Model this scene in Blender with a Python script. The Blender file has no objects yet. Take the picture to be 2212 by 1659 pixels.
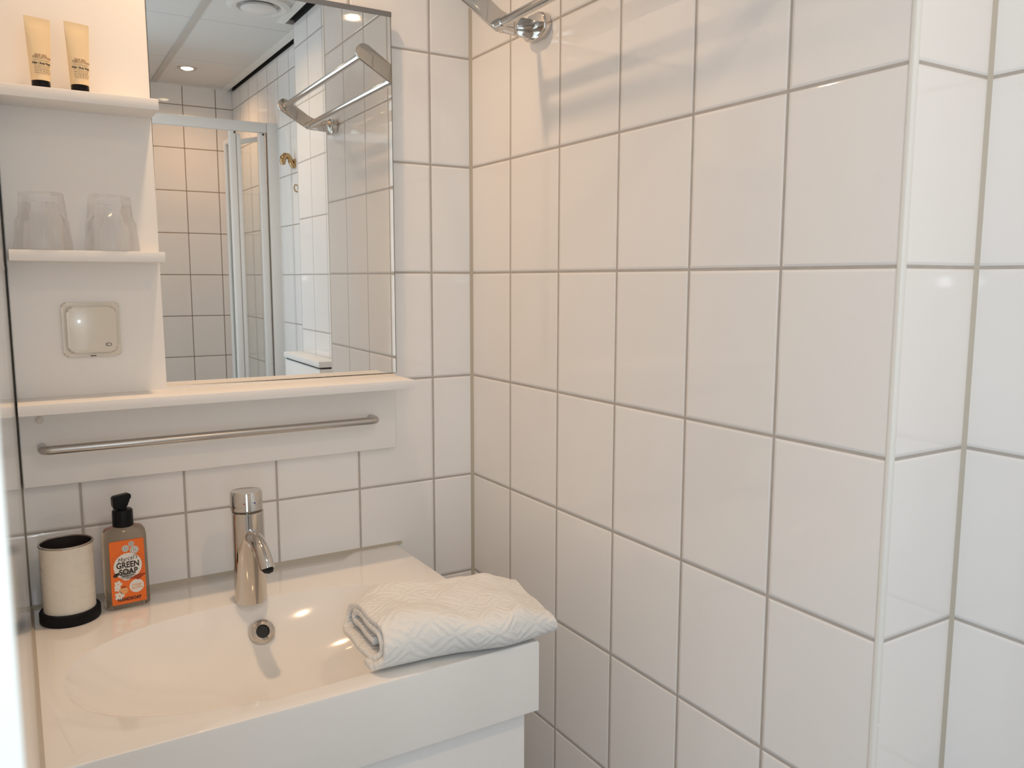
import bpy, bmesh, math, random
from mathutils import Vector, Matrix, noise

# ------------------------------------------------------------------ units
# geometry below is written in tile heights (1 unit = 0.20 m); z is measured
# from the grout line nearest to eye level, 1.37 m above the floor
S = 0.2
Z0 = 1.37
FLOOR = -Z0 / S
scene = bpy.context.scene
COL = scene.collection
PI = math.pi


def P(x, y, z):
    return Vector((x * S, y * S, z * S + Z0))


# ------------------------------------------------------------------ camera
cam_d = bpy.data.cameras.new('camera')
cam = bpy.data.objects.new('camera', cam_d)
COL.objects.link(cam)
cam.location = P(-3.8693, -7.1051, -0.0730)
cam.rotation_euler = (1.44529, -0.00116, -0.54704)
cam_d.sensor_width = 36.0
cam_d.lens = 1770.95 / 2212 * 36
cam_d.clip_start = 0.02
cam_d.dof.use_dof = True
cam_d.dof.focus_distance = 1.35
cam_d.dof.aperture_fstop = 14
scene.camera = cam

# ------------------------------------------------------------------ world, exposure, lights
scene.view_settings.view_transform = 'Standard'
scene.view_settings.look = 'None'
scene.view_settings.gamma = 1
scene.view_settings.use_curve_mapping = False
scene.view_settings.exposure = 0.0

w = bpy.data.worlds.new('world')
scene.world = w
w.use_nodes = True
w.node_tree.nodes['Background'].inputs[0].default_value = (0.78, 0.88, 1.0, 1)
w.node_tree.nodes['Background'].inputs[1].default_value = 0.5

DAY = 6.8      # daylight coming in through the doorway
LAMP = (1.9, 2.7, 2.2)   # shower, middle, basin downlights
FLASH = 1.9
WARM = (1.0, 0.68, 0.41)
COOL = (0.74, 0.90, 1.0)


def area(name, loc, rot, sx, sy, power, color, shape='RECTANGLE', spread=180):
    d = bpy.data.lights.new(name, 'AREA')
    d.shape = shape
    d.size = sx
    if shape == 'RECTANGLE':
        d.size_y = sy
    d.energy = power
    d.color = color
    d.spread = math.radians(spread)
    o = bpy.data.objects.new(name, d)
    COL.objects.link(o)
    o.location = loc
    o.rotation_euler = rot
    return o


area('doorway_daylight', P(-4.15, -9.3, 0.2), (0, -PI / 2, math.radians(30)), 1.5, 0.60, DAY, COOL)
fl = bpy.data.lights.new('phone_flash', 'POINT')
fl.energy = FLASH
fl.color = (0.80, 0.92, 1.0)
fl.shadow_soft_size = 0.004
flo = bpy.data.objects.new('phone_flash', fl)
COL.objects.link(flo)
flo.location = P(-3.74, -7.20, -0.075)

cy = scene.cycles
cy.max_bounces = 12
cy.diffuse_bounces = 5
cy.use_adaptive_sampling = True
cy.adaptive_threshold = 0.025
cy.glossy_bounces = 8
cy.transmission_bounces = 12
cy.transparent_max_bounces = 12
cy.sample_clamp_indirect = 6.0
cy.blur_glossy = 0.2
cy.caustics_refractive = True
cy.caustics_reflective = True
cy.use_denoising = True


# ------------------------------------------------------------------ materials
def new_mat(name):
    m = bpy.data.materials.new(name)
    m.use_nodes = True
    return m, m.node_tree, m.node_tree.nodes['Principled BSDF']


def L(nt, a, b):
    nt.links.new(a, b)


def mat(name, col, rough=0.5, metal=0.0, spec=0.5, coat=0.0, noise_amt=0.0, noise_scale=60, trans=0.0, ior=1.45, bump=0.0, bump_scale=200, emit=None):
    m, nt, b = new_mat(name)
    b.inputs['Base Color'].default_value = (*col, 1)
    b.inputs['Roughness'].default_value = rough
    b.inputs['Metallic'].default_value = metal
    b.inputs['Specular IOR Level'].default_value = spec
    b.inputs['Coat Weight'].default_value = coat
    b.inputs['Coat Roughness'].default_value = 0.05
    b.inputs['Transmission Weight'].default_value = trans
    b.inputs['IOR'].default_value = ior
    if emit:
        b.inputs['Emission Color'].default_value = (*emit[0], 1)
        b.inputs['Emission Strength'].default_value = emit[1]
    tc = nt.nodes.new('ShaderNodeNewGeometry')
    if noise_amt:
        n = nt.nodes.new('ShaderNodeTexNoise')
        n.inputs['Scale'].default_value = noise_scale
        L(nt, tc.outputs['Position'], n.inputs['Vector'])
        r = nt.nodes.new('ShaderNodeMapRange')
        r.inputs['To Min'].default_value = max(0, rough - noise_amt)
        r.inputs['To Max'].default_value = rough + noise_amt
        L(nt, n.outputs['Fac'], r.inputs['Value'])
        L(nt, r.outputs['Result'], b.inputs['Roughness'])
    if bump:
        n = nt.nodes.new('ShaderNodeTexNoise')
        n.inputs['Scale'].default_value = bump_scale
        n.inputs['Detail'].default_value = 3
        L(nt, tc.outputs['Position'], n.inputs['Vector'])
        bp = nt.nodes.new('ShaderNodeBump')
        bp.inputs['Strength'].default_value = bump
        bp.inputs['Distance'].default_value = 0.001
        L(nt, n.outputs['Fac'], bp.inputs['Height'])
        L(nt, bp.outputs['Normal'], b.inputs['Normal'])
    return m


def tile_mat(name, offx, offy, grout, tile=(0.86, 0.85, 0.84), gw=0.020, wx=0.765, wy=0.765, rough=0.045, wave=0.10, tilt=0.004):
    """glazed wall tiles; offx/offy: a vertical joint on faces running along x / along y (units)"""
    m, nt, b = new_mat(name)
    N = nt.nodes

    def math_(op, a, c=None, d=None):
        n = N.new('ShaderNodeMath')
        n.operation = op
        for i, v in enumerate((a, c, d)):
            if v is None:
                continue
            if isinstance(v, (int, float)):
                n.inputs[i].default_value = v
            else:
                L(nt, v, n.inputs[i])
        return n.outputs[0]
    g = N.new('ShaderNodeNewGeometry')
    sp = N.new('ShaderNodeSeparateXYZ')
    L(nt, g.outputs['Position'], sp.inputs[0])
    sn = N.new('ShaderNodeSeparateXYZ')
    L(nt, g.outputs['True Normal'], sn.inputs[0])
    facey = math_('GREATER_THAN', math_('ABSOLUTE', sn.outputs[1]), 0.5)
    hx = math_('DIVIDE', math_('SUBTRACT', sp.outputs[0], offx * S), wx * S)
    hy = math_('DIVIDE', math_('SUBTRACT', sp.outputs[1], offy * S), wy * S)
    h = math_('ADD', math_('MULTIPLY', hx, facey), math_('MULTIPLY', hy, math_('SUBTRACT', 1.0, facey)))
    v = math_('DIVIDE', math_('SUBTRACT', sp.outputs[2], Z0), S)
    fh = math_('FRACT', h)
    fv = math_('FRACT', v)
    dh = math_('MULTIPLY', math_('MINIMUM', fh, math_('SUBTRACT', 1.0, fh)), 0.765)
    dv = math_('MINIMUM', fv, math_('SUBTRACT', 1.0, fv))
    d = math_('MINIMUM', dh, dv)
    mr = N.new('ShaderNodeMapRange')
    mr.interpolation_type = 'SMOOTHSTEP'
    mr.inputs['From Min'].default_value = gw * 0.42
    mr.inputs['From Max'].default_value = gw * 0.58
    L(nt, d, mr.inputs['Value'])
    mask = mr.outputs['Result']
    # tile id
    cmb = N.new('ShaderNodeCombineXYZ')
    L(nt, math_('FLOOR', h), cmb.inputs[0])
    L(nt, math_('FLOOR', v), cmb.inputs[1])
    L(nt, facey, cmb.inputs[2])
    wn = N.new('ShaderNodeTexWhiteNoise')
    L(nt, cmb.outputs[0], wn.inputs['Vector'])
    # colours
    hs = N.new('ShaderNodeMixRGB')
    hs.inputs[1].default_value = (*[c * 0.985 for c in tile], 1)
    hs.inputs[2].default_value = (*[min(1, c * 1.012) for c in tile], 1)
    L(nt, wn.outputs['Value'], hs.inputs[0])
    gn = N.new('ShaderNodeTexNoise')
    gn.inputs['Scale'].default_value = 45
    L(nt, g.outputs['Position'], gn.inputs['Vector'])
    gc = N.new('ShaderNodeMixRGB')
    gc.inputs[1].default_value = (*[c * 0.85 for c in grout], 1)
    gc.inputs[2].default_value = (*[c * 1.12 for c in grout], 1)
    L(nt, gn.outputs['Fac'], gc.inputs[0])
    mx = N.new('ShaderNodeMixRGB')
    L(nt, mask, mx.inputs[0])
    L(nt, gc.outputs[0], mx.inputs[1])
    L(nt, hs.outputs[0], mx.inputs[2])
    L(nt, mx.outputs[0], b.inputs['Base Color'])
    rr = N.new('ShaderNodeMapRange')
    rr.inputs['To Min'].default_value = 0.7
    rr.inputs['To Max'].default_value = rough
    L(nt, mask, rr.inputs['Value'])
    L(nt, rr.outputs['Result'], b.inputs['Roughness'])
    # height: pillowed edge + gentle glaze waviness
    hr = N.new('ShaderNodeMapRange')
    hr.interpolation_type = 'SMOOTHSTEP'
    hr.inputs['From Min'].default_value = gw * 0.3
    hr.inputs['From Max'].default_value = gw * 1.35
    L(nt, d, hr.inputs['Value'])
    n2 = N.new('ShaderNodeTexNoise')
    n2.inputs['Scale'].default_value = 14
    n2.inputs['Detail'].default_value = 1
    L(nt, g.outputs['Position'], n2.inputs['Vector'])
    # slight random tilt per tile
    wn2 = N.new('ShaderNodeTexWhiteNoise')
    L(nt, cmb.outputs[0], wn2.inputs['Vector'])
    sc = N.new('ShaderNodeSeparateXYZ')
    L(nt, wn2.outputs['Color'], sc.inputs[0])
    tl = math_('ADD', math_('MULTIPLY', math_('SUBTRACT', sc.outputs[0], 0.5), fh), math_('MULTIPLY', math_('SUBTRACT', sc.outputs[1], 0.5), fv))
    hh = math_('ADD', hr.outputs['Result'], math_('ADD', math_('MULTIPLY', n2.outputs['Fac'], wave), math_('MULTIPLY', tl, tilt * 150)))
    bp = N.new('ShaderNodeBump')
    bp.inputs['Strength'].default_value = 1.0
    bp.inputs['Distance'].default_value = 0.0010
    L(nt, hh, bp.inputs['Height'])
    L(nt, bp.outputs['Normal'], b.inputs['Normal'])
    return m


GREY_GROUT = (0.47, 0.435, 0.40)
BROWN_GROUT = (0.20, 0.125, 0.06)
M = dict(
    tile_back=tile_mat('glazed_tile_back', -0.4356, 0, GREY_GROUT),
    tile_right=tile_mat('glazed_tile_right', -0.05, -0.7214, GREY_GROUT),
    tile_middle=tile_mat('glazed_tile_middle', 0.0, -7.39, GREY_GROUT),
    tile_shower=tile_mat('glazed_tile_shower', -0.314, -9.75, BROWN_GROUT, wx=0.753, gw=0.017),
    tile_side=tile_mat('glazed_tile_side', -0.314, -9.75, (0.30, 0.25, 0.19), wx=0.753, gw=0.013),
    tile_left=tile_mat('glazed_tile_left', 0, -0.40, GREY_GROUT, rough=0.06, wave=0.25, gw=0.014),
    silicone=mat('silicone', (0.50, 0.455, 0.38), 0.45, noise_amt=0.1),
    silicone_dark=mat('silicone_dark', (0.33, 0.30, 0.26), 0.5, noise_amt=0.1),
    trim=mat('trim_plastic', (0.80, 0.80, 0.77), 0.25, noise_amt=0.05),
    lacquer=mat('white_lacquer', (0.86, 0.85, 0.835), 0.42, noise_amt=0.04, noise_scale=20),
    ceramic=mat('ceramic', (0.83, 0.82, 0.80), 0.09, coat=0.5, noise_amt=0.02, noise_scale=10),
    chrome=mat('chrome', (0.64, 0.61, 0.575), 0.07, 1.0, noise_amt=0.02, noise_scale=40),
    steel=mat('brushed_steel', (0.55, 0.53, 0.51), 0.3, 1.0, noise_amt=0.05, noise_scale=300),
    bronze=mat('bronze', (0.50, 0.34, 0.17), 0.18, 1.0, noise_amt=0.03),
    dark_hole=mat('dark_hole', (0.03, 0.03, 0.03), 0.6, noise_amt=0.1),
    mirror=mat('mirror_silver', (0.84, 0.835, 0.815), 0.0, 1.0),
    mirror_edge=mat('mirror_edge', (0.12, 0.13, 0.12), 0.3, noise_amt=0.05),
    mirror_strip=mat('mirror_strip', (0.30, 0.30, 0.30), 0.35, 0.9, noise_amt=0.05),
    cream=mat('cream_plastic', (0.74, 0.70, 0.62), 0.2, coat=0.3, noise_amt=0.03),
    print_dark=mat('print_dark', (0.05, 0.045, 0.04), 0.6, noise_amt=0.05),
    print_brown=mat('print_brown', (0.30, 0.20, 0.12), 0.6, noise_amt=0.05),
    black=mat('black_plastic', (0.006, 0.006, 0.008), 0.35, spec=0.2, noise_amt=0.08),
    rubber=mat('black_rubber', (0.006, 0.006, 0.008), 0.6, spec=0.2, noise_amt=0.08, bump=0.1),
    cup=mat('cup_enamel', (0.74, 0.71, 0.63), 0.28, noise_amt=0.04),
    cup_in=mat('cup_inside', (0.035, 0.028, 0.026), 0.4, noise_amt=0.08),
    cup_rim=mat('cup_rim', (0.40, 0.35, 0.31), 0.3, 0.8, noise_amt=0.05),
    tube=mat('tube_plastic', (0.78, 0.64, 0.42), 0.35, noise_amt=0.05, coat=0.1),
    liquid=mat('soap_liquid', (0.66, 0.61, 0.51), 0.05, trans=0.9, ior=1.38),
    label=mat('label_orange', (0.86, 0.17, 0.022), 0.5, noise_amt=0.04),
    label_dark=mat('label_dark_orange', (0.35, 0.05, 0.015), 0.6, noise_amt=0.04),
    label_white=mat('label_white', (0.80, 0.78, 0.74), 0.55, noise_amt=0.04),
    label_peach=mat('label_peach', (0.85, 0.42, 0.16), 0.55, noise_amt=0.04),
    ink=mat('ink', (0.03, 0.022, 0.018), 0.6, noise_amt=0.04),
    blue=mat('blue_mark', (0.02, 0.03, 0.25), 0.4, noise_amt=0.04),
    red=mat('red_mark', (0.35, 0.02, 0.02), 0.4, noise_amt=0.04),
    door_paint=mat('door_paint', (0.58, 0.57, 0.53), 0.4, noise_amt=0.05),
    frame=mat('frame_white', (0.78, 0.78, 0.77), 0.3, noise_amt=0.05),
    floor=mat('floor_tile', (0.30, 0.29, 0.28), 0.4, noise_amt=0.1, bump=0.1),
    tray=mat('shower_tray', (0.78, 0.77, 0.75), 0.2, noise_amt=0.04),
    void_shade=mat('ceiling_void_shade', (0.02, 0.018, 0.016), 0.9, noise_amt=0.05),  # near-black colour stands in for the darkness above the ceiling boards
    lamp_glow=mat('lamp_glow', (1, 0.9, 0.8), 0.5, emit=((1.0, 0.78, 0.50), 26.0)),
    runner=mat('ceiling_runner', (0.52, 0.50, 0.47), 0.5, noise_amt=0.05),
    vent=mat('vent_plastic', (0.74, 0.74, 0.73), 0.35, noise_amt=0.05),
)


def glass_mat(name, col=(0.97, 0.985, 0.98), ior=1.45):
    m, nt, b = new_mat(name)
    b.inputs['Base Color'].default_value = (*col, 1)
    b.inputs['Roughness'].default_value = 0.0
    b.inputs['Transmission Weight'].default_value = 1.0
    b.inputs['IOR'].default_value = ior
    return m


M['glass'] = glass_mat('drinking_glass_clear', (1, 1, 1))
_nt = M['glass'].node_tree
_tr = _nt.nodes.new('ShaderNodeBsdfTransparent')
_tr.inputs[0].default_value = (1, 1, 1, 1)
_mx = _nt.nodes.new('ShaderNodeMixShader')
_mx.inputs[0].default_value = 0.42
L(_nt, _tr.outputs[0], _mx.inputs[1])
L(_nt, _nt.nodes['Principled BSDF'].outputs[0], _mx.inputs[2])
L(_nt, _mx.outputs[0], _nt.nodes['Material Output'].inputs[0])
M['pane'] = glass_mat('shower_pane_clear', (0.93, 0.96, 0.94), 1.05)


def ceiling_mat():
    m, nt, b = new_mat('ceiling_board')
    N = nt.nodes
    b.inputs['Roughness'].default_value = 0.75
    g = N.new('ShaderNodeNewGeometry')
    sp = N.new('ShaderNodeSeparateXYZ')
    L(nt, g.outputs['Position'], sp.inputs[0])

    def mm(op, a, c):
        n = N.new('ShaderNodeMath')
        n.operation = op
        for i, v in enumerate((a, c)):
            if isinstance(v, (int, float)):
                n.inputs[i].default_value = v
            else:
                L(nt, v, n.inputs[i])
        return n.outputs[0]
    fy = mm('FRACT', mm('DIVIDE', mm('SUBTRACT', sp.outputs[1], -8.79 * S), 2.965 * S), 0)
    dy = mm('MULTIPLY', mm('MINIMUM', fy, mm('SUBTRACT', 1.0, fy)), 2.965 * S)
    line = mm('LESS_THAN', dy, 0.0012)
    mix = N.new('ShaderNodeMixRGB')
    mix.inputs[1].default_value = (0.70, 0.69, 0.67, 1)
    mix.inputs[2].default_value = (0.30, 0.27, 0.23, 1)
    L(nt, line, mix.inputs[0])
    L(nt, mix.outputs[0], b.inputs['Base Color'])
    n = N.new('ShaderNodeTexNoise')
    n.inputs['Scale'].default_value = 400
    L(nt, g.outputs['Position'], n.inputs['Vector'])
    bp = N.new('ShaderNodeBump')
    bp.inputs['Strength'].default_value = 0.15
    bp.inputs['Distance'].default_value = 0.0005
    L(nt, n.outputs['Fac'], bp.inputs['Height'])
    L(nt, bp.outputs['Normal'], b.inputs['Normal'])
    return m


M['ceiling'] = ceiling_mat()


def towel_mat():
    m, nt, b = new_mat('terry_towel')
    N = nt.nodes
    b.inputs['Base Color'].default_value = (0.86, 0.86, 0.84, 1)
    b.inputs['Roughness'].default_value = 0.95
    b.inputs['Specular IOR Level'].default_value = 0.15
    b.inputs['Sheen Weight'].default_value = 0.3
    uv = N.new('ShaderNodeUVMap')
    sp = N.new('ShaderNodeSeparateXYZ')
    L(nt, uv.outputs[0], sp.inputs[0])

    def mm(op, a, c=0.0):
        n = N.new('ShaderNodeMath')
        n.operation = op
        for i, v in enumerate((a, c)):
            if isinstance(v, (int, float)):
                n.inputs[i].default_value = v
            else:
                L(nt, v, n.inputs[i])
        return n.outputs[0]
    # woven nested diamonds
    k = 3.1
    px = mm('ABSOLUTE', mm('SUBTRACT', mm('FRACT', mm('MULTIPLY', sp.outputs[0], k)), 0.5))
    py = mm('ABSOLUTE', mm('SUBTRACT', mm('FRACT', mm('MULTIPLY', sp.outputs[1], k * 1.5)), 0.5))
    s = mm('ADD', px, py)
    rings = mm('SINE', mm('MULTIPLY', s, 2 * PI * 4.0))
    # terry loops
    wv = N.new('ShaderNodeTexNoise')
    wv.inputs['Scale'].default_value = 900
    wv.inputs['Detail'].default_value = 2
    g = N.new('ShaderNodeNewGeometry')
    L(nt, g.outputs['Position'], wv.inputs['Vector'])
    mid = N.new('ShaderNodeTexNoise')
    mid.inputs['Scale'].default_value = 55
    mid.inputs['Detail'].default_value = 2
    L(nt, g.outputs['Position'], mid.inputs['Vector'])
    hgt = mm('ADD', mm('MULTIPLY', rings, 0.34), mm('ADD', mm('MULTIPLY', wv.outputs['Fac'], 0.8), mm('MULTIPLY', mid.outputs['Fac'], 1.6)))
    bp = N.new('ShaderNodeBump')
    bp.inputs['Strength'].default_value = 0.8
    bp.inputs['Distance'].default_value = 0.0022
    L(nt, hgt, bp.inputs['Height'])
    L(nt, bp.outputs['Normal'], b.inputs['Normal'])
    return m


M['towel'] = towel_mat()


# ------------------------------------------------------------------ mesh helpers (units)
class MB:
    def __init__(s):
        s.bm = bmesh.new()

    def box(s, a, b, bevel=0.0, seg=2):
        x0, y0, z0 = a
        x1, y1, z1 = b
        vs = [s.bm.verts.new(c) for c in ((x0, y0, z0), (x1, y0, z0), (x1, y1, z0), (x0, y1, z0), (x0, y0, z1), (x1, y0, z1), (x1, y1, z1), (x0, y1, z1))]
        fs = [s.bm.faces.new([vs[i] for i in f]) for f in ((0, 3, 2, 1), (4, 5, 6, 7), (0, 1, 5, 4), (1, 2, 6, 5), (2, 3, 7, 6), (3, 0, 4, 7))]
        if bevel:
            es = set(e for f in fs for e in f.edges)
            bmesh.ops.bevel(s.bm, geom=list(es), offset=bevel, segments=seg, profile=0.5, affect='EDGES')
        return s

    def lathe(s, prof, seg=48, c=(0, 0, 0), axis='z', rf=None, close=True):
        """prof: list of (r, h) ; h along axis"""
        rings = []
        for r, h in prof:
            ring = []
            for i in range(seg):
                a = 2 * PI * i / seg
                rr = r * (rf(a, h) if rf else 1)
                p = (rr * math.cos(a), rr * math.sin(a), h)
                if axis == 'y':
                    p = (p[0], p[2], p[1])
                elif axis == 'x':
                    p = (p[2], p[0], p[1])
                ring.append(s.bm.verts.new((p[0] + c[0], p[1] + c[1], p[2] + c[2])))
            rings.append(ring)
        for a, b in zip(rings, rings[1:]):
            for i in range(seg):
                j = (i + 1) % seg
                s.bm.faces.new((a[i], a[j], b[j], b[i]))
        if close:
            s.bm.faces.new(rings[0][::-1])
            s.bm.faces.new(rings[-1])
        return s

    def tube(s, path, r, seg=16, cap=True):
        pts = [Vector(p) for p in path]
        rings = []
        up = None
        for i, p in enumerate(pts):
            t = (pts[min(i + 1, len(pts) - 1)] - pts[max(i - 1, 0)]).normalized()
            if up is None:
                up = Vector((0, 0, 1)) if abs(t.z) < 0.9 else Vector((1, 0, 0))
            u = (up - t * up.dot(t)).normalized()
            up = u
            v = t.cross(u)
            rad = r[i] if isinstance(r, (list, tuple)) else r
            rings.append([s.bm.verts.new(p + (u * math.cos(2 * PI * k / seg) + v * math.sin(2 * PI * k / seg)) * rad) for k in range(seg)])
        for a, b in zip(rings, rings[1:]):
            for i in range(seg):
                j = (i + 1) % seg
                s.bm.faces.new((a[i], a[j], b[j], b[i]))
        if cap:
            s.bm.faces.new(rings[0][::-1])
            s.bm.faces.new(rings[-1])
        return s

    def prism(s, outline, h0, h1, axis='z', bevel=0.0, seg=2):
        def pt(u, v, h):
            return {'z': (u, v, h), 'y': (u, h, v), 'x': (h, u, v)}[axis]
        a = [s.bm.verts.new(pt(u, v, h0)) for u, v in outline]
        b = [s.bm.verts.new(pt(u, v, h1)) for u, v in outline]
        n = len(a)
        fs = [s.bm.faces.new(a[::-1]), s.bm.faces.new(b)]
        for i in range(n):
            j = (i + 1) % n
            s.bm.faces.new((a[i], a[j], b[j], b[i]))
        if bevel:
            es = [e for f in fs for e in f.edges]
            bmesh.ops.bevel(s.bm, geom=list(set(es)), offset=bevel, segments=seg, profile=0.5, affect='EDGES')
        return s

    def mesh(s, name, material, smooth=35):
        bmesh.ops.recalc_face_normals(s.bm, faces=s.bm.faces)
        s.bm.transform(Matrix.Scale(S, 4))
        me = bpy.data.meshes.new(name)
        s.bm.to_mesh(me)
        s.bm.free()
        me.materials.append(M[material] if isinstance(material, str) else material)
        if smooth:
            me.polygons.foreach_set('use_smooth', [True] * len(me.polygons))
            me.set_sharp_from_angle(angle=math.radians(smooth))
        return me

    def build(s, name, material, parent=None, loc=None, rot=None, smooth=35):
        o = bpy.data.objects.new(name, s.mesh(name, material, smooth))
        COL.objects.link(o)
        if parent is not None:
            o.parent = parent
            if loc is not None:
                o.location = Vector(loc) * S
        else:
            o.location = P(*(loc or (0, 0, 0)))
        if rot is not None:
            o.rotation_euler = rot
        return o


def rrect(w_, h_, r, n=6, cx=0, cy_=0):
    out = []
    for qx, qy, a0 in ((1, 1, 0), (-1, 1, 90), (-1, -1, 180), (1, -1, 270)):
        for k in range(n + 1):
            a = math.radians(a0 + 90 * k / n)
            out.append((cx + qx * (w_ / 2 - r) + r * math.cos(a), cy_ + qy * (h_ / 2 - r) + r * math.sin(a)))
    return out


def circ(r, n=32, cx=0, cy_=0, ry=None):
    return [(cx + r * math.cos(2 * PI * i / n), cy_ + (ry or r) * math.sin(2 * PI * i / n)) for i in range(n)]


def thing(name, loc, label, cat, group=None, rot=(0, 0, 0)):
    o = bpy.data.objects.new(name, None)
    o.empty_display_size = 0.03
    COL.objects.link(o)
    o.location = P(*loc)
    o.rotation_euler = rot
    tag(o, label, cat, group)
    return o


def tag(o, label, cat, group=None):
    o['label'] = label
    o['category'] = cat
    if group:
        o['group'] = group
    return o


def struct(o):
    o['kind'] = 'structure'
    return o


def text_mesh(body, size, offset=0.0, align='CENTER', shear=0.0, space=1.0, spread=1.0):
    """flat text mesh in metres, in the local xy plane"""
    cu = bpy.data.curves.new('lettering', 'FONT')
    cu.body = body
    cu.size = size * S
    cu.offset = offset * S
    cu.align_x = align
    cu.align_y = 'CENTER'
    cu.shear = shear
    cu.space_character = space
    cu.resolution_u = 3
    ob = bpy.data.objects.new('lettering', cu)
    COL.objects.link(ob)
    dg = bpy.context.evaluated_depsgraph_get()
    me = bpy.data.meshes.new_from_object(ob.evaluated_get(dg))
    bpy.data.objects.remove(ob)
    bpy.data.curves.remove(cu)
    if spread != 1.0:
        for v_ in me.vertices:
            v_.co.x *= spread
    return me


# ------------------------------------------------------------------ room shell
CEIL = 4.45
BY0_ = -2.50
RX = 0.662        # recessed part of the right wall
YF = -14.35       # far end of the room, behind the camera


def quadwall(name, pts, z0, z1, material):
    b = MB()
    b.prism(pts, z0, z1)
    return struct(b.build(name, material, loc=(0, 0, 0), smooth=0))


HB, HT = FLOOR, CEIL + 0.4
quadwall('wall_back', [(-4.6, 0), (1.6, 0), (1.6, 0.5), (-4.6, 0.5)], HB, HT, 'tile_back')
quadwall('wall_right', [(0, 0), (0, -4.552), (1.6, -4.552), (1.6, 0)], HB, HT, 'tile_right')
quadwall('wall_right_recess', [(RX, -4.552), (0.617, -8.16), (1.6, -8.16), (1.6, -4.552)], HB, CEIL - 0.035, 'tile_middle')
quadwall('wall_right_shower', [(0.995, -8.16), (0.83, YF), (1.6, YF), (1.6, -8.16)], HB, CEIL - 0.035, 'tile_side')
quadwall('wall_far', [(-4.6, YF), (1.6, YF), (1.6, YF - 0.5), (-4.6, YF - 0.5)], HB, HT, 'tile_shower')
LX = -3.888
quadwall('wall_left', [(-4.5, 0), (LX, 0), (LX, -6.115), (-4.5, -6.115)], HB, HT, 'tile_left')
quadwall('wall_left_rear', [(-4.5, -11.0), (LX, -11.0), (LX, YF), (-4.5, YF)], HB, HT, 'tile_left')
quadwall('wall_left_lintel', [(-4.5, -6.115), (LX, -6.115), (LX, -11.0), (-4.5, -11.0)], 3.6, HT, 'tile_left')

b = MB()
b.box((-7.0, YF - 0.5, FLOOR - 0.3), (1.6, 0.5, FLOOR))
struct(b.build('floor', 'floor', smooth=0))
# suspended ceiling of boards, with an open gap left along the right-hand walls
b = MB()
b.box((LX, -4.5, CEIL), (-0.16, 0, CEIL + 0.08))
b.box((LX, -8.30, CEIL), (0.50, -4.5, CEIL + 0.08))
b.prism([(LX, YF), (LX, -8.30), (0.905, -8.30), (0.745, YF)], CEIL, CEIL + 0.08)
struct(b.build('ceiling', 'ceiling', smooth=0))
b = MB()
b.box((-4.5, YF, CEIL + 0.085), (1.6, 0, CEIL + 0.5))
b.prism([(RX + 0.02, -4.56), (0.640, -8.18), (1.015, -8.18), (0.85, YF), (1.6, YF), (1.6, -4.56)], CEIL - 0.033, CEIL + 0.084)  # solid black fill over the wall tops, shade of the open gap
struct(b.build('ceiling_void_shade', 'void_shade', smooth=0))

# edge profiles and the flat runner of the ceiling grid
b = MB()
b.prism([(0.735, -8.32), (0.905, -8.32), (0.745, YF), (0.575, YF)], CEIL - 0.012, CEIL)
b.prism([(0.345, -4.6), (0.50, -4.6), (0.50, -8.30), (0.345, -8.30)], CEIL - 0.012, CEIL)
b.box((-3.88, YF, CEIL - 0.012), (0.56, YF + 0.13, CEIL))
struct(b.build('trim_1', 'trim', smooth=0))
b = MB()
b.box((-1.0, YF + 0.13, CEIL - 0.02), (-0.88, -0.05, CEIL))
struct(b.build('trim_2', 'runner', smooth=0))
# tile edge profile on the outer corner
b = MB()
b.prism(rrect(0.042, 0.042, 0.016, 5, 0.012, -4.540), HB, CEIL)
struct(b.build('trim_3', 'trim', smooth=60))
# silicone joints
b = MB()
b.prism([(-0.025, 0.0), (0.0, -0.025), (0.02, 0.02)], HB, CEIL)
struct(b.build('trim_4', 'silicone', smooth=0))
b = MB()
b.prism([(RX - 0.019, -4.550), (RX, -4.573), (RX + 0.02, -4.54)], HB, CEIL)
struct(b.build('trim_5', 'silicone', smooth=0))
b = MB()
b.prism([(LX, -0.012), (LX + 0.012, 0.0), (LX - 0.02, 0.02)], HB, CEIL)
struct(b.build('trim_6', 'silicone_dark', smooth=0))
b = MB()
b.prism([(-0.0, -2.592), (-0.024, -2.592), (0.0, -2.566)], -3.88, -0.79, axis='x')
struct(b.build('trim_7', 'silicone', smooth=0))

b = MB()
b.prism([(-3.892, -2.620), (-3.868, -2.592), (-3.892, -2.560)], BY0_, -0.0, axis='y')
struct(b.build('trim_8', 'silicone', smooth=0))

# door frame beside the camera
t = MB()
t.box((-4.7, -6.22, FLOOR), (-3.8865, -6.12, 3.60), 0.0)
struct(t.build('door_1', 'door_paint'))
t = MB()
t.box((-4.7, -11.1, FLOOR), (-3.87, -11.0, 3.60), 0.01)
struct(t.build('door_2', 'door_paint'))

# ------------------------------------------------------------------ shower tray and enclosure
b = MB()
b.box((LX, YF, FLOOR), (0.84, -10.72, FLOOR + 0.35), 0.05)
tag(b.build('shower_tray', 'tray'), 'white shower tray on the floor below the white framed enclosure', 'shower tray')

YS = -10.65
se = thing('shower_enclosure', (0.0, YS, FLOOR), 'white framed shower enclosure with folding door, seen in the mirror', 'shower enclosure')
H = lambda z: z - FLOOR
SB = H(FLOOR + 0.35)
b = MB()
b.box((-3.86, -0.06, H(2.90)), (0.70, 0.06, H(3.10)), 0.008)
b.build('top_rail', 'frame', se)
b = MB()
b.box((0.70, -0.07, SB), (0.955, 0.07, H(3.11)), 0.008)
b.build('wall_post', 'frame', se)
b = MB()
b.box((0.694, -0.05, SB), (0.699, 0.066, H(3.09)))
b.build('post_seal', 'silicone_dark', se)


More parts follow.
